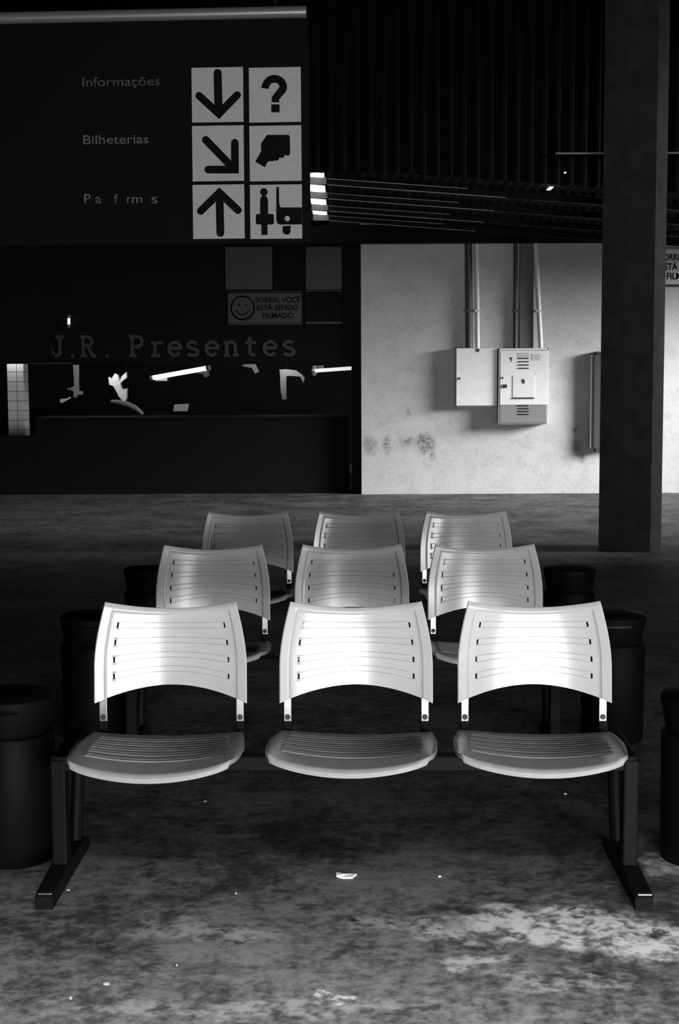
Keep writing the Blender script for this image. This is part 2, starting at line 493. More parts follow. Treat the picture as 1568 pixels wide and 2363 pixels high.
# skylight panels between the purlins
ys = [SKY0, 13.95, 15.05, 16.15, 17.15, SKY1]
names = ['nearest bright skylight panel of the strip right of the hanging sign', 'second skylight panel of the strip beside the sign, the tallest bright block',
         'third skylight panel of the strip beside the sign, counted from the top', 'fourth skylight panel of the strip beside the sign, counted from the top',
         'last and lowest thin skylight panel of the strip beside the sign']
for k in range(5):
    ya, yb = ys[k] + 0.035, ys[k + 1] - 0.035
    z = roofz(-0.2)
    sp_ = tag(link('skylight_panel', bx(SKX0 + 0.002, SKX1 - 0.002, ya, yb, z + 0.0, z + 0.008), M['sky']), names[k], 'skylight', 'skylight panels in the roof strip')
    if k < 4:
        link('glow_block', bx(SKX0 + 0.004, SKX1 + 0.02, ys[k + 1] - 0.046, ys[k + 1] - 0.034, roofz(SKX1) - 0.080, roofz(SKX1) - 0.014), M['glow_grey'], sp_)  # grey blocks added to stand for the glow between the panels
# purlins running down the roof slope
pn = ['first roof purlin from the fascia, crossing the skylight strip', 'second roof purlin from the fascia, crossing the skylight strip',
      'third roof purlin from the fascia, crossing the skylight strip', 'fourth roof purlin from the fascia, at the low end of the skylight strip']
for k, y in enumerate(ys[1:5]):
    bm = BM(); t = 0.03; hh = 0.066
    for (xa, xb) in ((-6.6, 6.9),):
        za, zb = roofz(xa) - 0.016, roofz(xb) - 0.016
        # C-section purlin: web, top and bottom flange
        for (ya, yb, d0, d1) in ((y - t, y - t + 0.004, 0, hh), (y - t, y + t, hh - 0.004, hh), (y - t, y + t, 0, 0.004)):
            vs = []
            for x, z in ((xa, za), (xb, zb)):
                for yy in (ya, yb):
                    for dd in (d0, d1): vs.append(bm.verts.new((x, yy, z - dd)))
            q = vs
            for f in ((0, 1, 3, 2), (4, 6, 7, 5), (0, 4, 5, 1), (2, 3, 7, 6), (0, 2, 6, 4), (1, 5, 7, 3)):
                bm.faces.new([q[i] for i in f])
    po = tag(link('roof_purlin', bm, M['purlin']), pn[k], 'purlin', 'roof purlins under the low roof')
    for dz_, xe in ((0.006, 1.25), (hh - 0.002, 1.62)):
        bm = BM(); xa, xb = SKX1 + 0.03, xe
        tube(bm, [(xa, y - t - 0.003, roofz(xa) - 0.016 - dz_), (xb, y - t - 0.003, roofz(xb) - 0.016 - dz_)], 0.0030, 6)
        link('edge_glint', bm, M['lip_glint'], po)  # bright strips painting the skylight's glint along the purlin edges
# two small gaps of daylight in the low roof
for (px, py, wx, wy, lab) in ((1270, 430, 0.035, 0.20, 'small bright gap in the dark roof near the column'), (1305, 393, 0.012, 0.05, 'tiny bright dot of daylight in the roof, highest near the column')):
    d = ray(px, py); tt = None
    # intersect with the sloping roof plane
    a = CAM.z - (FZ + 0.10 + SL * (CAM.x + 0.2)); k = SL * d.x - d.z
    tt = a / k; q = CAM + d * tt
    tag(link('roof_light', box(BM(), (q.x, q.y, q.z - 0.02), (wx, wy, 0.006)), M['sky']), lab, 'skylight')

# ------------------------------------------------------------------ column and wall fittings
CY = 11.9


def colpt(px, dy): p = at(px, 1100, CY + dy); return (p.x, CY + dy)


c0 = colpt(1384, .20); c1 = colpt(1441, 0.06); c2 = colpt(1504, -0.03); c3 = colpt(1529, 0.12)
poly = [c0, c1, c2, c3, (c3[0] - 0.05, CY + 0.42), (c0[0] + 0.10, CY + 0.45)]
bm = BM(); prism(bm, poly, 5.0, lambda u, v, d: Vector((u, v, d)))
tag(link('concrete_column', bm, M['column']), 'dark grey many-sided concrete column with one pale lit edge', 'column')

# fuse boxes
pa = at(1053, 803, WY - 0.16); pb = at(1148.5, 938, WY - 0.16)
root = thing('fuse_box', 'cream metal fuse box with blank door, left of the louvred one', 'fuse box', ((pa.x + pb.x) / 2, WY, pb.z))
hw = (pb.x - pa.x) / 2; hh = pa.z - pb.z
link('body', bx(-hw, hw, -0.145, 0.0, 0, hh, 0.006), M['box_edge'], root)
link('door', bx(-hw + 0.004, hw - 0.006, -0.162, -0.146, 0.012, hh - 0.004, 0.004), M['box'], root)
bm = BM(); tube(bm, [(-hw + 0.045, -0.163, hh * 0.48), (-hw + 0.045, -0.176, hh * 0.48)], 0.018)
lk = link('latch', bm, M['box_grey'], root); link('keyhole', box(BM(), (-hw + 0.04, -0.178, hh * 0.48), (0.012, 0.004, 0.02)), M['mark'], lk)
px = at(1103, 809, WY - .16)
bm = BM(); tube(bm, [(px.x - (pa.x + pb.x) / 2, -0.16, hh - 0.03), (px.x - (pa.x + pb.x) / 2, -0.168, hh - 0.03)], 0.022)
link('knockout_hole', bm, M['mark'], root)

qa = at(1152, 804, WY - 0.20); qb = at(1266, 979, WY - 0.20)
cx = (qa.x + qb.x) / 2
root = thing('meter_cabinet', 'cream meter cabinet with louvres and grey lower band, right of blank box', 'cabinet', (cx, WY, qb.z))
hw = (qb.x - qa.x) / 2; hh = qa.z - qb.z


def L(px, py): p = at(px, py, WY - 0.20); return p.x - cx, p.z - qb.z


link('body', bx(-hw, hw, -0.18, 0.0, 0, hh, 0.006), M['box_edge'], root)
zsplit = L(1200, 934)[1]
d = link('door', bx(-hw + 0.018, hw - 0.022, -0.20, -0.181, zsplit, hh - 0.028, 0.003), M['box'], root)
d2 = link('lower_panel', bx(-hw + 0.018, hw - 0.022, -0.20, -0.181, 0.018, zsplit - 0.001, 0.003), M['box_grey'], root)
link('side_frame', bx(-hw, -hw + 0.014, -0.194, -0.178, 0.0, hh, 0.002), M['box'], root)
link('side_frame', bx(hw - 0.018, hw, -0.194, -0.178, zsplit, hh, 0.002), M['box'], root)
link('top_frame', bx(-hw, hw, -0.194, -0.178, hh - 0.022, hh, 0.002), M['box'], root)
link('bottom_frame', bx(-hw, hw - 0.01, -0.194, -0.178, 0, 0.014, 0.002), M['box_grey'], root)
for (ya, yb, par) in ((827, 850, d), (936, 956, d2)):
    bm = BM()
    for k in range(4):
        a = L(1197, ya + (yb - ya) * k / 3); c = L(1221, ya + (yb - ya) * k / 3)
        box(bm, ((a[0] + c[0]) / 2, -0.205, a[1]), (c[0] - a[0], 0.012, 0.013), 0.003, Matrix.Rotation(R(18), 3, 'X'))
    link('louvre', bm, M['mark'], par)
a = L(1184, 867); c = L(1234, 918)
pl = link('cover_plate', bx(a[0], c[0], -0.206, -0.2, c[1], a[1], 0.002), M['box'], d)
link('hinge', bx(a[0], c[0], -0.214, -0.2, c[1] - 0.010, c[1] + 0.006, 0.002), M['mark'], d)
a = L(1209, 880)
link('lock', prism(BM(), [(a[0] + u * 0.016, a[1] + v * 0.03) for u, v in ((-1, .4), (-.5, 1), (.4, .8), (1, -.1), (.5, -1), (-.3, -.6))], -0.008, lambda u, v, dd: Vector((u, -0.206 + dd, v))), M['mark'], pl)
a = L(1166, 891); link('handle', box(BM(), (a[0], -0.21, a[1]), (0.052, 0.022, 0.042), 0.006), M['mark'], d)
a = L(1160, 872); bm = BM(); tube(bm, [(a[0], -0.20, a[1]), (a[0], -0.21, a[1])], 0.013); link('screw', bm, M['mark'], d)
a = L(1195, 814); c = L(1222, 825)
link('label_plate', bx(a[0], c[0], -0.203, -0.2, c[1], a[1]), M['label'], d)
a = L(1227, 817); c = L(1248, 832)
link('label_plate', bx(a[0], c[0], -0.203, -0.2, c[1], a[1]), M['label'], d)
a = L(1180, 829)
link('worn_patch', prism(BM(), [(a[0] + u * 0.018, a[1] + v * 0.03) for u, v in ((-1.3, .5), (-.6, .9), (.2, .6), (.6, 1), (.9, .2), (.3, -.2), (.7, -1), (.1, -1.1), (-.1, -.3))], -0.0015, lambda u, v, dd: Vector((u, -0.2 + dd, v))), M['mark'], d)

# conduits up the wall
def conduit(p0, p1, r, m, lab, y):
    a = at(*p0, y); c = at(*p1, y)
    bm = BM(); tube(bm, [(a.x, y, a.z), (c.x, y, c.z)], r, 14)
    o = link('conduit_pipe', bm, m, smooth=50); tag(o, lab, 'pipe', 'conduits above the fuse boxes')
    s = BM()
    for f in (0.35,):
        q = a.lerp(c, f); box(s, (q.x, (y + WY) / 2, q.z), (r * 2.8, WY - y + r * 2.2, 0.02), 0.003)
    link('clip', s, m, o)
    return o


conduit((1103, 803), (1101, 556), 0.027, M['pipe'], 'straight white conduit rising from the blank fuse box', WY - 0.07)
conduit((1249, 803), (1236, 556), 0.029, M['pipe'], 'slightly slanted white conduit at the right end of the louvred cabinet', WY - 0.104)
conduit((1083, 803), (1082, 556), 0.045, M['pipe_dark'], 'dark conduit widened over its shadow band, left of the straight white one', WY - 0.06)  # dark pipe made wider to include part of the shadow beside it
conduit((1190, 803), (1191, 556), 0.026, M['pipe_dark'], 'dark conduit beside the grey strip of painted shade', WY - 0.05)
a = at(1199, 803, WY - 0.05); c = at(1233, 556, WY - 0.05)
tag(link('shade_strip', bx(a.x, c.x, WY - 0.07, WY, a.z, c.z, 0.004), M['wall_shade']), 'grey strip of painted shade between the dark conduit and the slanted white one', 'pipe', 'conduits above the fuse boxes')  # grey strip put where the wall is only in shade

# grey wall cabinet half hidden by the column
pa = at(1364, 818, WY - 0.13); pb = at(1440, 1035, WY - 0.13)
root = thing('metal_cabinet', 'narrow grey metal cabinet on the wall, mostly hidden behind the column', 'cabinet', (pa.x, WY - 0.003, pb.z))
link('body', bx(0, pb.x - pa.x, -0.115, 0, 0, pa.z - pb.z, 0.006), M['box_grey'], root)
link('door', bx(0.045, pb.x - pa.x, -0.13, -0.116, -0.0, pa.z - pb.z, 0.004), M['pipe_dark'], root)
link('bracket', bx(0.075, 0.2, -0.14, 0, pa.z - pb.z, pa.z - pb.z + 0.035), M['mark'], root)
link('bracket', bx(0.075, 0.2, -0.14, 0, -0.035, 0), M['mark'], root)


# CCTV notices
def notice(px0, py0, px1, py1, y, mb, mi, label, text=True, frame=M['mark'], rings=True):
    a = at(px0, py0, y); c = at(px1, py1, y)
    wv, hv = c.x - a.x, a.z - c.z
    root = thing('notice_sign', label, 'sign', (a.x, y, c.z))
    link('panel', bx(0, wv, -0.012, 0, 0, hv, 0.002), mb, root)
    link('frame', bx(0, wv, -0.02, 0.0, -0.028, -0.001), frame, root)
    link('frame', bx(0, wv, -0.02, 0.0, hv + 0.012, hv + 0.022), frame, root)
    fr = lambda u, v, d: Vector((u, -0.012 - d, v))
    if text:
        ms = []
        for s, u0, u1, v0, v1 in (('SORRIA, VOCÊ', .375, .975, .69, .87), ('ESTÁ SENDO', .39, .955, .42, .60), ('FILMADO', .47, .89, .15, .33)):
            link('lettering', text_mesh(s, u0 * wv, u1 * wv, v0 * hv, v1 * hv, fr, 0.002, 0.024), mi, root)
    if rings:
        bm = BM(); cx_, cz_, rr = 0.20 * wv, 0.5 * hv, 0.42 * hv
        pts = [(cx_ + rr * math.cos(2 * PI * k / 40), cz_ + rr * math.sin(2 * PI * k / 40)) for k in range(40)]
        pin = [(cx_ + rr * .88 * math.cos(2 * PI * k / 40), cz_ + rr * .88 * math.sin(2 * PI * k / 40)) for k in range(40)]
        V1 = [bm.verts.new(fr(u, v, 0.002)) for u, v in pts]; V2 = [bm.verts.new(fr(u, v, 0.002)) for u, v in pin]
        for k in range(40): bm.faces.new((V1[k], V1[(k + 1) % 40], V2[(k + 1) % 40], V2[k]))
        bmesh.ops.solidify(bm, geom=bm.faces[:], thickness=0.0015)
        for sx in (-1, 1): prism(bm, [(cx_ + sx * rr * .3 + u, cz_ + rr * .25 + v) for u, v in circle_poly(0, 0, rr * .1, 12)], 0.002, fr)
        prism(bm, ribbon_poly([(cx_ + rr * .55 * math.cos(R(t)), cz_ + rr * .55 * math.sin(R(t))) for t in range(200, 341, 14)], rr * .1), 0.002, fr)
        link('smiling_face', bm, mi, root)
    return root


notice(1458, 576, 1632, 656, WY - 0.012, M['notice'], M['ink'], 'white CCTV notice with black capitals, on the wall right of the column')
SY = 17.95                                   # plane of the dark shop front
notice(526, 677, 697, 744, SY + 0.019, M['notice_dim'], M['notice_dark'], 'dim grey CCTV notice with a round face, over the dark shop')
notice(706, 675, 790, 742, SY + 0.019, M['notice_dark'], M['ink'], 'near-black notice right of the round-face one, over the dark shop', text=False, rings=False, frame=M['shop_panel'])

# ------------------------------------------------------------------ dark gift shop
root = thing('gift_shop', 'dark gift shop front with slab-serif lettering on its signboard', 'shop front', (0, SY, 0))
za = at(400, 755, SY).z; zb = at(400, 838, SY).z; xa = -6.6; xb = WL - 0.005
link('signboard', bx(xa, xb, 0.0, 0.08, zb, za), M['black'], root)
link('upper_panel', bx(xa, xb, 0.02, 0.06, za, roofz(xb) - 0.03), M['black'], root)
link('side_post', bx(WL - 0.12, WL - 0.003, 0.0, 0.12, 0, zb), M['black'], root)
link('sill_strip', bx(at(70, 840, SY).x, at(165, 840, SY).x, -0.012, 0.0, zb, zb + 0.006), M['rail'], root)
for (p0, p1) in ((520, 629), (706, 789)):
    a = at(p0, 570, SY); c = at(p1, 668, SY)
    link('infill_panel', bx(a.x, c.x, 0.0, 0.02, c.z, a.z), M['shop_panel'], root)
# slab-serif lettering built from strokes, unit height 1
def arc(cx, cy, rx, ry, a0, a1, n=14): return [(cx + rx * math.cos(R(a0 + (a1 - a0) * k / n)), cy + ry * math.sin(R(a0 + (a1 - a0) * k / n))) for k in range(n + 1)]


GL = {
    'J': [[(.1, .1)] + arc(.28, .25, .2, .2, 200, 360) + [(.48, .95)], [(.25, .95), (.7, .95)]],
    '.': [[(.28, .04), (.44, .04)]],
    'R': [[(.22, .02), (.22, .97)], [(.05, .04), (.42, .04)], [(.05, .95), (.45, .95)] + arc(.45, .74, .25, .21, 90, -90) + [(.22, .53)], [(.45, .53), (.72, .04), (.9, .04)]],
    'P': [[(.22, .02), (.22, .97)], [(.05, .04), (.45, .04)], [(.05, .95), (.5, .95)] + arc(.5, .71, .27, .24, 90, -90) + [(.22, .47)]],
    'r': [[(.1, .04), (.6, .04)], [(.1, .65), (.32, .65)], [(.32, .04), (.32, .68)], [(.32, .48)] + arc(.55, .48, .2, .18, 150, 40)],
    'e': [[(.12, .38), (.86, .38)], arc(.47, .36, .33, .32, 3, 320)],
    's': [arc(.45, .52, .26, .16, 30, 200) + [(.4, .38), (.6, .32)] + arc(.45, .19, .28, .16, 30, -160)],
    'n': [[(.05, .04), (.38, .04)], [(.05, .65), (.22, .65)], [(.22, .04), (.22, .68)], [(.22, .45)] + arc(.46, .44, .24, .24, 150, 0) + [(.70, .04)], [(.56, .04), (.88, .04)]],
    't': [[(.4, .92), (.4, .2)] + arc(.56, .2, .16, .16, 180, 320), [(.15, .64), (.75, .64)]],
}
zc0 = at(400, 822, SY).z; zc1 = at(400, 774, SY).z
for word in ([('J', 118), ('.', 152)], [('R', 183), ('.', 232)], [('P', 296), ('r', 344), ('e', 384), ('s', 426), ('e', 470), ('n', 514), ('t', 560), ('e', 604), ('s', 648)]):
    bm = BM()
    for chh, p in word:
        x_ = at(p, 800, SY).x; sc = at(p + 42, 800, SY).x - x_
        for k_, st in enumerate(GL[chh]):
            pl_ = ribbon_poly([(x_ + u * sc, zc0 + v * (zc1 - zc0)) for u, v in st], 0.040, False, False)
            prism(bm, pl_, -0.006 - 0.0015 * k_, lambda u, v, dd: Vector((u, dd, v)))
    link('lettering', bm, M['shop_letter'], root)

CZ = at(400, 962, SY + 0.1).z
pz_ = at(30, 1006, SY).z
cr = thing('shop_counter', 'black shop counter below the dark shop signboard', 'counter', (0, SY + 0.1, 0))
link('front_panel', bx(at(78, 960, SY).x, WL - 0.15, 0, 0.05, 0, CZ - 0.03), M['black'], cr)
link('shade_panel', bx(-6.5, at(77, 960, SY).x, 0, 0.05, 0, pz_), M['black'], cr)  # added black panel hiding the pillar's foot, in place of its fade into shade
link('counter_top', bx(at(78, 960, SY).x, WL - 0.15, -0.02, 0.82, CZ - 0.03, CZ), M['black'], cr)

GY = SY + 1.3                                # where the shop goods stand
# tiled pillar inside the shop
pa = at(17, 900, GY); pb = at(55, 900, GY)
bm = bx(0, pb.x - pa.x, 0, 0.3, 0, 2.6)
tag(link('tiled_pillar', bm, M['tilewall'], loc=(pa.x, GY, 0)), 'white tiled pillar at the far left inside the dark shop', 'pillar')


def tube_lamp(p0, p1, r, m, label, y0, y1=None, group=None):
    a = at(*p0, y0); c = at(*p1, y1 or y0)
    root = thing('tube_lamp', label, 'lamp', a, 0, group)
    dv = c - a
    bm = BM(); tube(bm, [(0, 0, 0), tuple(dv)], r, 14); link('glass_tube', bm, m, root, 50)
    dn = dv.normalized()
    for q in (Vector((0, 0, 0)), dv):
        bm = BM(); tube(bm, [tuple(q - dn * 0.02), tuple(q + dn * 0.02)], r * 1.15, 14); link('end_cap', bm, M['grey'], root, 50)
    qs = (Vector((0, 0, 0)),) if abs(dn.z) > 0.9 else (dv * 0.1, dv * 0.9)
    for q in qs:
        bm = BM(); tube(bm, [tuple(q + Vector((0, 0, r * 0.9))), tuple(q + Vector((0, 0, roofz(a.x + q.x) - a.z - q.z + 0.02)))], 0.006, 8); link('hanging_rod', bm, M['black'], root, 50)
    return root


tube_lamp((352, 872), (481, 849), 0.030, M['tube'], 'bright slanting fluorescent tube below the dark shop signboard', GY, GY - 0.4)
tube_lamp((724, 856), (822, 849), 0.024, M['tube_dim'], 'dim fluorescent tube at the right end of the dark shop', GY, GY - 0.1)
tube_lamp((159, 731), (159, 752), 0.016, M['tube'], 'short upright lamp glowing above the left of the shop signboard', SY - 0.05)
# unseen lamps behind the signboard; those over the goods are added to brighten them
for (px_, lab) in ((30, 'tube lamp behind the shop signboard, over the tiled pillar'), (240, 'added unseen tube lamp behind the shop signboard, over the hanging bags'),
                   (650, 'added unseen tube lamp behind the shop signboard, over the right-hand goods')):
    p = at(px_, 800, SY + 1.0)
    root = thing('tube_lamp', lab, 'lamp', (p.x, SY + 1.16, zb + 0.14), 0, 'tube lamps behind the shop signboard')
    bm = BM(); tube(bm, [(-0.22, 0, 0), (0.22, 0, 0)], 0.016, 12); link('glass_tube', bm, M['tube_bright' if px_ == 30 else 'tube_added'], root, 50)
    link('fitting', bx(-0.25, 0.25, -0.03, 0.03, 0.02, 0.06), M['black'], root)
    link('hanging_rod', bx(-0.012, 0.012, -0.012, 0.012, 0.06, roofz(p.x) + 0.02 - zb - 0.14), M['black'], root)


def slab(name, pts, y, th, m, lab, cat, group=None, hang=True):
    q = [at(px_, py_, y) for px_, py_ in pts]
    bm = BM(); prism(bm, [(p.x, p.z) for p in q], th, lambda u, v, d: Vector((u, y + d, v)))
    bmesh.ops.bevel(bm, geom=[e for e in bm.edges if abs(e.verts[0].co.y - e.verts[1].co.y) < 1e-6], offset=0.006, segments=2, affect='EDGES')
    o = tag(link(name, bm, m, smooth=50), lab, cat, group)
    zlo = min(p.z for p in q); zhi = max(p.z for p in q)
    if hang:
        p = max(q, key=lambda p: p.z)
        bm = BM(); tube(bm, [(p.x, y + th / 2, p.z - 0.01), (p.x, y + th / 2, roofz(p.x) + 0.02)], 0.004, 6); link('hanging_string', bm, M['black'], o)
    else:
        p = min(q, key=lambda p: p.z)
        xs_ = [p.x for p in q]
        bm = bx(min(xs_), max(xs_), y, y + th, zlo - 0.012, zlo - 0.0005); box(bm, ((min(xs_) + max(xs_)) / 2, y + th / 2, (zlo - 0.012) / 2), (0.03, 0.03, zlo - 0.012))
        box(bm, ((min(xs_) + max(xs_)) / 2, y + th / 2, 0.006), (0.22, 0.22, 0.012))
        tag(link('display_stand', bm, M['black']), 'slim black stand holding the ' + lab.split(',')[0], 'display stand')
    return o


slab('plastic_bag', [(264, 862), (272, 866), (275, 888), (279, 870), (292, 858), (293, 872), (282, 878), (276, 884), (279, 895), (284, 900), (293, 896), (293, 918), (287, 929), (280, 922), (273, 914), (268, 900), (262, 890), (252, 888), (250, 870), (258, 876)], GY + 0.1, 0.12, M['white'], 'crumpled white plastic bag hanging in the dark shop', 'bag')
slab('carton', [(359, 868), (385, 866), (386, 879), (359, 879)], GY + 0.05, 0.15, M['white'], 'small white carton beside the slanting shop tube lamp', 'box', hang=False)
slab('carton', [(402, 934), (434, 932), (431, 949), (400, 949)], GY - 0.3, 0.15, M['white'], 'small white carton low behind the counter, below the tube lamp', 'box', hang=False)
slab('display_bracket', [(168, 842), (181, 842), (181, 900), (192, 905), (190, 911), (180, 910), (176, 918), (168, 916), (171, 902), (155, 899), (156, 895), (172, 892)], GY + 0.1, 0.06, M['grey'], 'grey upright display bracket near the left of the shop', 'display stand')
slab('paper_strip', [(137, 928), (140, 920), (150, 921), (162, 916), (163, 919), (150, 926), (143, 930)], GY - 0.2, 0.03, M['white'], 'crumpled white paper strip hanging at the left of the shop', 'paper')
slab('hanging_cloth', [(645, 853), (662, 852), (684, 855), (697, 864), (704, 872), (700, 884), (694, 868), (668, 866), (660, 868), (661, 905), (662, 921), (652, 923), (648, 900), (648, 868)], GY + 0.1, 0.05, M['grey'], 'pale hanging cloth with a hooked top in the right of the shop', 'cloth')
slab('display_card', [(722, 844), (748, 843), (748, 856), (732, 860), (728, 868), (722, 866)], GY + 0.2, 0.03, M['grey'], 'pale display card left of the dim shop tube lamp', 'card')
slab('display_card', [(455, 850), (480, 848), (484, 866), (472, 872), (470, 862), (454, 862)], GY + 0.3, 0.03, M['grey'], 'grey display card under the right end of the slanting tube lamp', 'card')
slab('display_card', [(560, 841), (590, 840), (598, 858), (588, 862), (582, 848), (560, 846)], GY + 0.3, 0.03, M['grey'], 'grey display card between the two shop tube lamps', 'card')
pts = [at(px_, py_, GY - 0.5) for px_, py_ in ((256, 926), (275, 928), (295, 933), (312, 941), (326, 952))]
bm = BM(); tube(bm, [tuple(p) for p in pts] + [(pts[-1].x + 0.02, pts[-1].y, CZ + 0.014)], [0.018, 0.03, 0.036, 0.034, 0.026, 0.02], 14)
tag(link('curved_handle', bm, M['grey'], smooth=50), 'grey curved handle standing on the shop counter', 'handle')

# ------------------------------------------------------------------ hanging direction sign
SGY = 6.5; SYAW = R(-3.6)
o_ = at(575, 350, SGY)
U = Vector((math.cos(SYAW), math.sin(SYAW), 0)); N = Vector((-math.sin(SYAW), math.cos(SYAW), 0))


def sg(px, py):
    d = ray(px, py); t = (o_ - CAM).dot(N) / d.dot(N); q = CAM + d * t - o_
    return q.dot(U), q.z


root = thing('direction_sign', 'black hanging direction sign with six pictogram tiles and faded words', 'sign', o_, SYAW)
xl = sg(-260, 350)[0]; xr = sg(712, 350)[0]; zt = sg(575, 40)[1]; zbm = sg(575, 561)[1]
link('board', bx(xl, xr, 0.0, 0.10, zbm, zt, 0.004), M['board'], root)
zr = sg(710, 31)[1]
bm = BM(); tube(bm, [(xl, -0.03, zr), (sg(709, 30)[0], -0.03, zr)], 0.026, 20)
link('top_rail', bm, M['rail'], root, 50)
for xx in (xl + 0.25, xr - 0.15):
    bm = BM(); tube(bm, [(xx, 0.05, zt), (xx, 0.05, 5.0 - o_.z)], 0.012, 10); link('hanger_rod', bm, M['black_metal'], root, 50)
cs = 290 / 1568.0


def cp(x, y): return sg(430 + x * cs, 140 + y * cs)      # a point of a pictogram on the sign face


def frp(u, v, d): return Vector((u, -0.006 - d, v))


def rib(pts, wd, c0=True, c1=True): return ribbon_poly([cp(*p) for p in pts], (cp(wd, 0)[0] - cp(0, 0)[0]), c0, c1)


rows_ = [(90, 765), (815, 1500), (1550, 2220)]; cols_ = [(66, 718, 0), (782, 1436, 0)]
tiles = {}
for r_ in range(3):
    for c_ in range(2):
        off = r_ * 7
        a = cp(cols_[c_][0] + off, rows_[r_][0] + 2); c = cp(cols_[c_][1] + off, rows_[r_][1])
        tiles[r_, c_] = link('pictogram_tile', bx(a[0], c[0], -0.006, 0.0, c[1], a[1], 0.001), M['tile'], root)
PT = 0.002


def picto(r_, c_, polys, extra=None):
    bm = BM()
    for i, p in enumerate(polys): prism(bm, p, PT + 0.0002 * i, frp)
    return link('pictogram', bm, M['ink'], tiles[r_, c_])


picto(0, 0, [rib([(395, 160), (408, 640)], 100, True, False), rib([(165, 442), (411, 668), (640, 432)], 92)])
picto(1, 0, [rib([(248, 992), (590, 1345)], 95, True, False), rib([(610, 1028), (612, 1362), (278, 1362)], 94)])
picto(2, 0, [rib([(418, 1640), (430, 2150)], 98, False, True), rib([(185, 1878), (418, 1650), (650, 1868)], 94)])
picto(0, 1, [rib([(986, 350), (990, 325)] + [(1105 + 108 * math.cos(R(t)), 330 - 100 * math.sin(R(t))) for t in range(160, -31, -12)] + [(1150, 430), (1118, 475), (1115, 522)], 92, False, False),
             [cp(*p) for p in ((1066, 550), (1168, 550), (1168, 648), (1066, 648))]])
picto(1, 1, [[cp(*p) for p in ((1012, 930), (1278, 928), (1297, 950), (1300, 1165), (1285, 1188), (1255, 1188), (1232, 1180), (1222, 1208), (1195, 1218), (1165, 1212), (1158, 1240), (1130, 1253), (1105, 1246), (1080, 1258), (1050, 1256), (1022, 1262), (985, 1332), (865, 1265), (940, 1130), (935, 1040))]])
body = [cp(*p) for p in ((948, 1688), (972, 1680), (996, 1688), (1016, 1712), (1022, 1740), (1026, 1925), (926, 1925), (926, 1740), (932, 1710))]
bus = [cp(*p) for p in ((1128, 1580), (1160, 1578), (1164, 1790), (1178, 1828), (1200, 1835), (1447, 1833), (1448, 2045), (1165, 2046), (1140, 2030), (1128, 1990))]
whl = [cp(*p) for p in ((1206, 2068), (1306, 2062), (1304, 2140), (1290, 2166), (1255, 2174), (1222, 2164), (1208, 2140))]
pc = picto(2, 1, [[cp(x, y) for x, y in circle_poly(972, 1640, 47)], body, [cp(x, y) for x, y in round_rect(873, 1915, 1097, 2046, 24)],
                  [cp(*p) for p in ((943, 2040), (1018, 2040), (1018, 2176), (943, 2176))], bus, whl])
bm = BM(); prism(bm, [cp(x, y) for x, y in circle_poly(1265, 1973, 33)], 0.0042, frp); link('window_dot', bm, M['tile'], tiles[2, 1])
frb = lambda u, v, d: Vector((u, -d, v))
for s, p0, p1, y0, y1, mm in (('Informações', 191, 369, 200, 179, M['word_dirty']), ('Bilheterias', 193, 343, 333, 312, M['word'])):
    a = sg(p0, y0); c = sg(p1, y0 - 4 * 0.5); e = sg(p0, y1)
    link('lettering', text_mesh(s, a[0], c[0], a[1], e[1], frb, 0.003), mm, root)
for run in ((('P', 195, 210), ('a', 220, 234)), (('f', 264, 272),), (('r', 294, 301), ('m', 305, 329)), (('s', 350, 364),)):
    ms = []
    for s, p0, p1 in run:
        a = sg(p0, 469); c = sg(p1, 469); e = sg(p0, 447.5)
        ms.append(text_mesh(s, a[0], c[0], a[1], e[1], frb, 0.003))
    link('lettering', join_meshes(ms), M['word'], root)

# ------------------------------------------------------------------ bench seats
SLOTV = (0.225, 0.415, 0.605, 0.79)


def shell(us, vs, pos, holes, th, nrm):
    """two-sided moulded sheet with cut slots; pos(u, v) gives the front surface, nrm the thickness direction"""
    bm = BM(); F = []; K = []
    for v in vs:
        F.append([bm.verts.new(pos(u, v)) for u in us]); K.append([bm.verts.new(pos(u, v) + nrm(u, v) * th) for u in us])
    nu, nv = len(us), len(vs)

    def hole(i, j):
        if i < 0 or j < 0 or i >= nu - 1 or j >= nv - 1: return True
        uc = (us[i] + us[i + 1]) / 2; vc = (vs[j] + vs[j + 1]) / 2
        return holes(uc, vc)

    for j in range(nv - 1):
        for i in range(nu - 1):
            if hole(i, j): continue
            bm.faces.new((F[j][i], F[j][i + 1], F[j + 1][i + 1], F[j + 1][i]))
            bm.faces.new((K[j][i], K[j + 1][i], K[j + 1][i + 1], K[j][i + 1]))
            for (di, dj, a, c) in ((-1, 0, (j, i), (j + 1, i)), (1, 0, (j, i + 1), (j + 1, i + 1)), (0, -1, (j, i), (j, i + 1)), (0, 1, (j + 1, i), (j + 1, i + 1))):
                if hole(i + di, j + dj):
                    bm.faces.new((F[a[0]][a[1]], F[c[0]][c[1]], K[c[0]][c[1]], K[a[0]][a[1]]))
    bmesh.ops.delete(bm, geom=[v for v in bm.verts if not v.link_faces], context='VERTS')
    return bm


def sstep(a, c, x):
    t = max(0, min(1, (x - a) / (c - a))); return t * t * (3 - 2 * t)


def uniq(l):
    l = sorted(l); out = [l[0]]
    for x in l[1:]:
        if x - out[-1] > 1e-4: out.append(x)
    return out


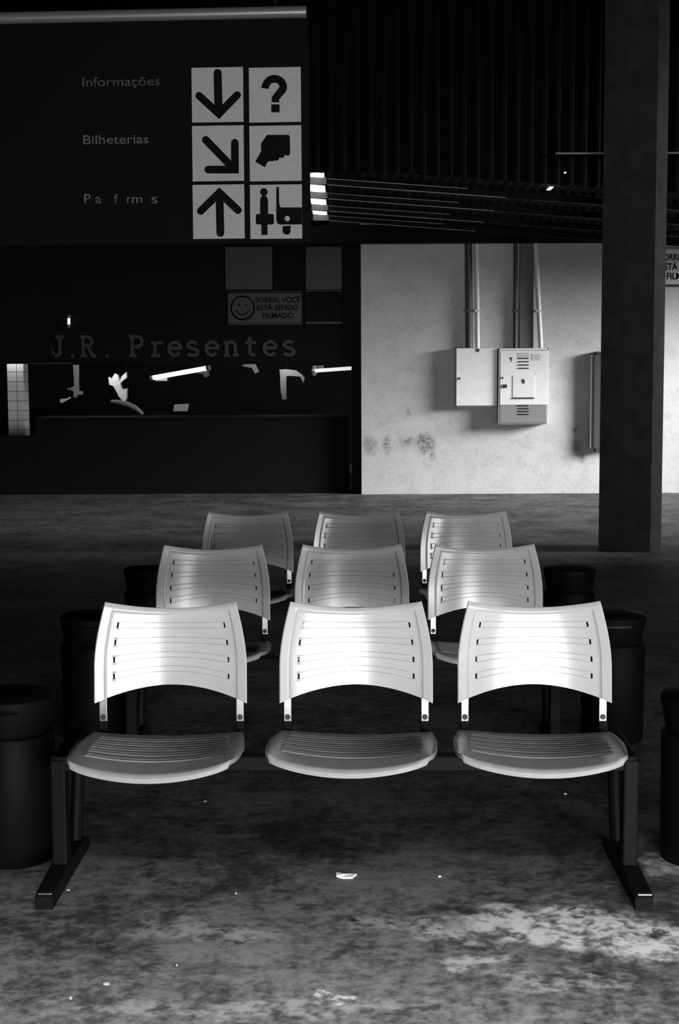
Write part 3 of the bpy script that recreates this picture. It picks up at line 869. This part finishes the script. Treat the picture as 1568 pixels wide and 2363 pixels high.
def back_mesh():
    us = [-1 + 2 * k / 56 for k in range(57)]
    special = []
    for c_ in (0.733, 0.757, 0.69, 0.70, 0.850, 0.857, 0.864, 0.871, 0.878, 0.99, 0.975): special += [c_, -c_]
    us = [u for u in us if all(abs(u - s) > 0.012 for s in special)] + special
    vs = [k / 40 for k in range(41)]
    sp = [0.012, 0.03, 0.052, 0.060, 0.068, 0.076, 0.084, 0.988]
    for s in SLOTV:
        for k in (-1, 1): sp += [s + k * 0.029, s + k * 0.033, s + k * 0.037, s + k * 0.041]
    vs = [v for v in vs if all(abs(v - s) > 0.006 for s in sp)] + sp
    us = uniq(us); vs = uniq(vs)

    def pos(u, v):
        zt = 0.787 + 0.027 * u * u; zb = 0.556 - 0.048 * abs(u) ** 1.9
        hwid = 0.201 + 0.033 * math.sin(min(1, v / 0.66) * PI / 2)
        # rounded upper corners
        z = zt + (zb - zt) * v
        t = (0.815 - z) / 0.31
        y = 0.048 * (1 - abs(u) ** 2.0) + 0.026 * (1 - t) + 0.008 * (1 - t) ** 2
        # pressed inner panel
        inn = sstep(0.879, 0.856, abs(u)) * sstep(0.052, 0.076, v)
        y += 0.004 * inn
        y -= 0.0026 * max(max(0, 1 - abs(abs(u) - 0.864) / 0.014) * sstep(0.05, 0.068, v), max(0, 1 - abs(v - 0.068) / 0.016) * sstep(0.878, 0.864, abs(u)))
        # raised ribs between the slots
        k = 0
        for s in SLOTV: k = max(k, 1 - abs(abs(v - s) - 0.035) / 0.006)
        y -= 0.0026 * max(0, k) * sstep(0.757, 0.733, abs(u))
        # soft rolled edge
        y += 0.006 * sstep(0.97, 1.0, abs(u)) + 0.006 * sstep(0.03, 0.0, v)
        return Vector((hwid * u, y, z))

    def holes(u, v):
        return 0.733 < abs(u) < 0.757 and any(abs(v - s) < 0.0295 for s in SLOTV)
    return shell(us, vs, pos, holes, 0.005, lambda u, v: Vector((0, 1, 0)))


def seat_mesh():
    ribs = (0.16, 0.28, 0.40, 0.52, 0.66)
    us = [-1 + 2 * k / 56 for k in range(57)]; special = []
    for c_ in (0.80, 0.84, 0.955, 0.965, 0.985): special += [c_, -c_]
    us = uniq([u for u in us if all(abs(u - s) > 0.012 for s in special)] + special)
    vs = [k / 36 for k in range(37)]; sp = [0.012, 0.03, 0.955, 0.97, 0.985, 0.995]
    for s in ribs:
        for k in (-1, 1): sp += [s + k * 0.018, s + k * 0.024, s + k * 0.030]
    vs = uniq([v for v in vs if all(abs(v - s) > 0.006 for s in sp)] + sp)

    def pos(u, v):
        if v < 0.45: hwid = 0.229 + 0.016 * math.sin(v / 0.45 * PI / 2)
        else: hwid = 0.245 - 0.018 * ((v - 0.45) / 0.55) ** 1.6
        y = -0.012 - 0.405 * v - 0.018 * v * (1 - u * u)
        dip = 0.012 + 0.020 * v
        hwid -= 0.012 * max(0, (v - 0.82) / 0.18) ** 3
        y += 0.014 * abs(u) ** 10 * v ** 5
        z = 0.424 + 0.017 * v + dip * (abs(u) ** 2 - 0.5)
        k = 0
        for s in ribs: k = max(k, 1 - abs(abs(v - s) - 0.024) / 0.006)
        z += 0.0034 * max(0, k) * sstep(0.84, 0.80, abs(u))
        z -= 0.010 * sstep(0.955, 1.0, v) ** 2 + 0.004 * sstep(0.955, 1.0, abs(u)) * (1 - sstep(0.7, 0.95, v))
        return Vector((hwid * u, y, z))

    return shell(us, vs, pos, lambda u, v: False, 0.013, lambda u, v: Vector((0, 0, -1)))


def to_me(bm, name, m, ang):
    me = bpy.data.meshes.new(name); bmesh.ops.recalc_face_normals(bm, faces=bm.faces); bm.to_mesh(me); bm.free()
    me.materials.append(m)
    for p in me.polygons: p.use_smooth = True
    me.set_sharp_from_angle(angle=R(ang)); return me


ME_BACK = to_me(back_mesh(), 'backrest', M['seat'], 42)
ME_SEAT = to_me(seat_mesh(), 'seat', M['seat_shaded'], 42)


def strut_mesh(s):
    bm = BM()
    box(bm, (0.2085 * s, 0.030, 0.500), (0.024, 0.006, 0.120), 0.002)
    return bm


CHX = (-0.562, 0.0, 0.538)


def make_bench(label, loc, yaw, front=True):
    root = thing('waiting_bench', label, 'bench', loc, yaw, 'rows of waiting benches')
    link('beam', bx(-0.89, 0.82, -0.125, -0.075, 0.335, 0.380, 0.004), M['black_metal'], root)
    for i, cx_ in enumerate(CHX):
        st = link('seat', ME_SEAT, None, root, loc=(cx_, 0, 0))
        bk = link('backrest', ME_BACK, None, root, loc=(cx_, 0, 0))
        for s in (-1, 1):
            u = link('strut', strut_mesh(s), M['chrome'], root, loc=(cx_, 0, 0))
            bm = BM(); tube(bm, [(0.2085 * s, 0.024, 0.462), (0.2085 * s, 0.0285, 0.462)], 0.0085, 14)
            link('bolt', bm, M['hole'], u)
            bm = BM(); box(bm, (0.2085 * s, 0.028, 0.418), (0.028, 0.02, 0.062), 0.003); box(bm, (0.2085 * s, -0.045, 0.391), (0.028, 0.17, 0.020), 0.003)
            link('bracket', bm, M['black_metal'], root, loc=(cx_, 0, 0))
    for s, x in ((-1, -0.880), (1, 0.806)):
        bm = BM()
        box(bm, (x, -0.10, 0.205), (0.045, 0.06, 0.33), 0.006)
        tube(bm, [(x, 0.20, 0.36), (x, 0.10, 0.03)], 0.020, 10)
        box(bm, (x, 0.05, 0.365), (0.045, 0.34, 0.03), 0.005)
        lg = link('leg', bm, M['black_metal'], root)
        bm = BM()
        prism(bm, [(-0.345, 0.0), (0.20, 0.0), (0.20, 0.03), (0.10, 0.055), (-0.17, 0.055), (-0.33, 0.042), (-0.345, 0.036)], 0.05, lambda u, v, d: Vector((x - 0.025 + d, u, v)))
        link('foot', bm, M['black_metal'], lg)
        bm = BM(); box(bm, (x + 0.002, -0.334, 0.043), (0.040, 0.016, 0.006), 0.002)
        link('foot_cap', bm, M['chrome'], lg)
    return root


YAW = R(-1.0)
B1 = make_bench('nearest three-seat bench of white ribbed plastic seats, brightly lit', (at(822, 1500, 4.21).x, 4.21, 0), YAW)
B2 = copy_tree(B1); B2.location = (at(812, 1300, 5.67).x, 5.67, 0)
B2['label'] = 'middle three-seat bench of pale seats, behind the nearest bench'
B3 = copy_tree(B1); B3.location = (at(829, 1220, 7.08).x, 7.08, 0)
B3['label'] = 'farthest and dimmest three-seat bench, only its back tops showing'
# the seats of the nearest bench sit a little askew on their brackets, the left one tipped forward
for o in list(B1.children):
    if o.name.startswith('seat'):
        k = min(range(3), key=lambda q_: abs(o.location.x - CHX[q_]))
        o.rotation_euler = ((R(1.5), 0, R(0.5)), (0, 0, R(-3.0)), (0, 0, R(-3.5)))[k]
        if k == 0: o.location.x -= 0.008

# ------------------------------------------------------------------ litter bins beside the benches
def make_bin():
    root = thing('litter_bin', '', 'bin', group='litter bins at the bench ends')
    bm = BM(); lathe(bm, [(0, 0.0), (0.122, 0.0), (0.126, 0.006), (0.130, 0.392), (0.126, 0.40), (0.0, 0.40)], 48)
    link('body', bm, M['bin'], root, 40)
    bm = BM(); lathe(bm, [(0.0, 0.4001), (0.112, 0.4001), (0.114, 0.404), (0.133, 0.502), (0.133, 0.512), (0.124, 0.521), (0.060, 0.527), (0, 0.528)], 48)
    lid = link('lid', bm, M['bin'], root, 40)
    # push flap on the front of the lid
    bm = BM(); n = 10
    A = []; Bq = []
    for k in range(n + 1):
        a = R(-90 - 22 + 44 * k / n)
        for (L_, z_, rr) in ((A, 0.488, 0.1335), (Bq, 0.479, 0.132)):
            L_.append(bm.verts.new((rr * math.cos(a), rr * math.sin(a), z_)))
    for k in range(n): bm.faces.new((A[k], A[k + 1], Bq[k + 1], Bq[k]))
    bmesh.ops.solidify(bm, geom=bm.faces[:], thickness=0.004)
    link('flap_edge', bm, M['bin'], lid)
    return root


b0 = make_bin(); first = True
for bench, nm in ((B1, 'nearest'), (B2, 'middle'), (B3, 'farthest')):
    for s, side in ((-1, 'left'), (1, 'right')):
        o = b0 if first else copy_tree(b0); first = False
        p = Vector(bench.location) + Matrix.Rotation(YAW, 3, 'Z') @ Vector((s * 1.070, 0.10, 0))
        o.location = p; o.rotation_euler = (0, 0, 0)
        if nm == "middle" and side == "right":       # highlight on this one flap edge, put in as brighter metal
            fl = o.children[0].children[0] if o.children[0].children else o.children[1].children[0]
            fl.material_slots[0].link = 'OBJECT'; fl.material_slots[0].material = M['flap_glint']
        o['label'] = 'black round litter bin at the %s end of the %s bench' % (side, nm)

# ------------------------------------------------------------------ litter on the floor
def litter(name, px, py, poly, h, lab, cat, m='paper', hole=None):
    q = on_floor(px, py)
    bm = BM(); prism(bm, poly, h, lambda u, v, d: Vector((u, v, d + 0.0005)))
    for v in bm.verts: v.co.z += (0.3 * h * math.sin(40 * v.co.x + 3 * v.co.y * 30)) if v.co.z > h * 0.9 else 0
    return tag(link(name, bm, M[m], loc=(q.x, q.y, 0)), lab, cat)


# flattened ring of white card
q = on_floor(800, 2024)
bm = BM(); out = [(-.030, -.012), (-.012, -.016), (.018, -.016), (.022, -.004), (.031, .013), (.008, .015), (-.018, .014), (-.031, .017)]
inn = [(-.010, -.004), (-.004, -.006), (.008, -.006), (.012, -.002), (.017, .005), (.006, .006), (-.004, .005), (-.008, .003)]
V = [[bm.verts.new((u, v, z + (0.004 if i in (0, 7) and z > 0 else 0))) for i, (u, v) in enumerate(pp)] for pp, z in ((out, 0.0005), (inn, 0.0005), (out, 0.006), (inn, 0.006))]
for k in range(8):
    j = (k + 1) % 8
    bm.faces.new((V[0][k], V[0][j], V[1][j], V[1][k])); bm.faces.new((V[2][k], V[3][k], V[3][j], V[2][j]))
    bm.faces.new((V[0][k], V[2][k], V[2][j], V[0][j])); bm.faces.new((V[1][k], V[1][j], V[3][j], V[3][k]))
tag(link('card_ring', bm, M['paper'], loc=(q.x, q.y, 0)), 'small flattened white card ring on the floor before the middle seat', 'litter')
def blob(rx, ry, n=7, sd=1):
    rnd = random.Random(sd)
    return [(rx * math.cos(2 * PI * k / n) * rnd.uniform(.75, 1.1), ry * math.sin(2 * PI * k / n) * rnd.uniform(.75, 1.1)) for k in range(n)]


for i, (px_, py_, rx, ry, lab) in enumerate((
        (1305, 1833, 0.007, 0.006, 'white paper scrap on the floor under the right-hand seat'),
        (474, 1850, 0.006, 0.005, 'tiny pale scrap on the floor under the left-hand seat'),
        (545, 2063, 0.004, 0.005, 'tiny white scrap on the floor, left of the card ring'),
        (1015, 2024, 0.005, 0.004, 'tiny white scrap on the floor, right of the card ring'),
        (163, 2305, 0.005, 0.006, 'tiny white scrap at the lower left corner of the floor'),
        (246, 2272, 0.009, 0.006, 'pale crumpled scrap on the floor near the lower left corner'),
        (158, 2055, 0.006, 0.004, 'pale scrap on the floor beside the left bench foot'),
        (408, 2229, 0.003, 0.004, 'smallest white speck on the left foreground floor'))):
    litter('paper_scrap', px_, py_, blob(rx, ry, 7, i + 3), 0.003, lab, 'litter', 'paper' if i in (0, 3) else 'scrap')
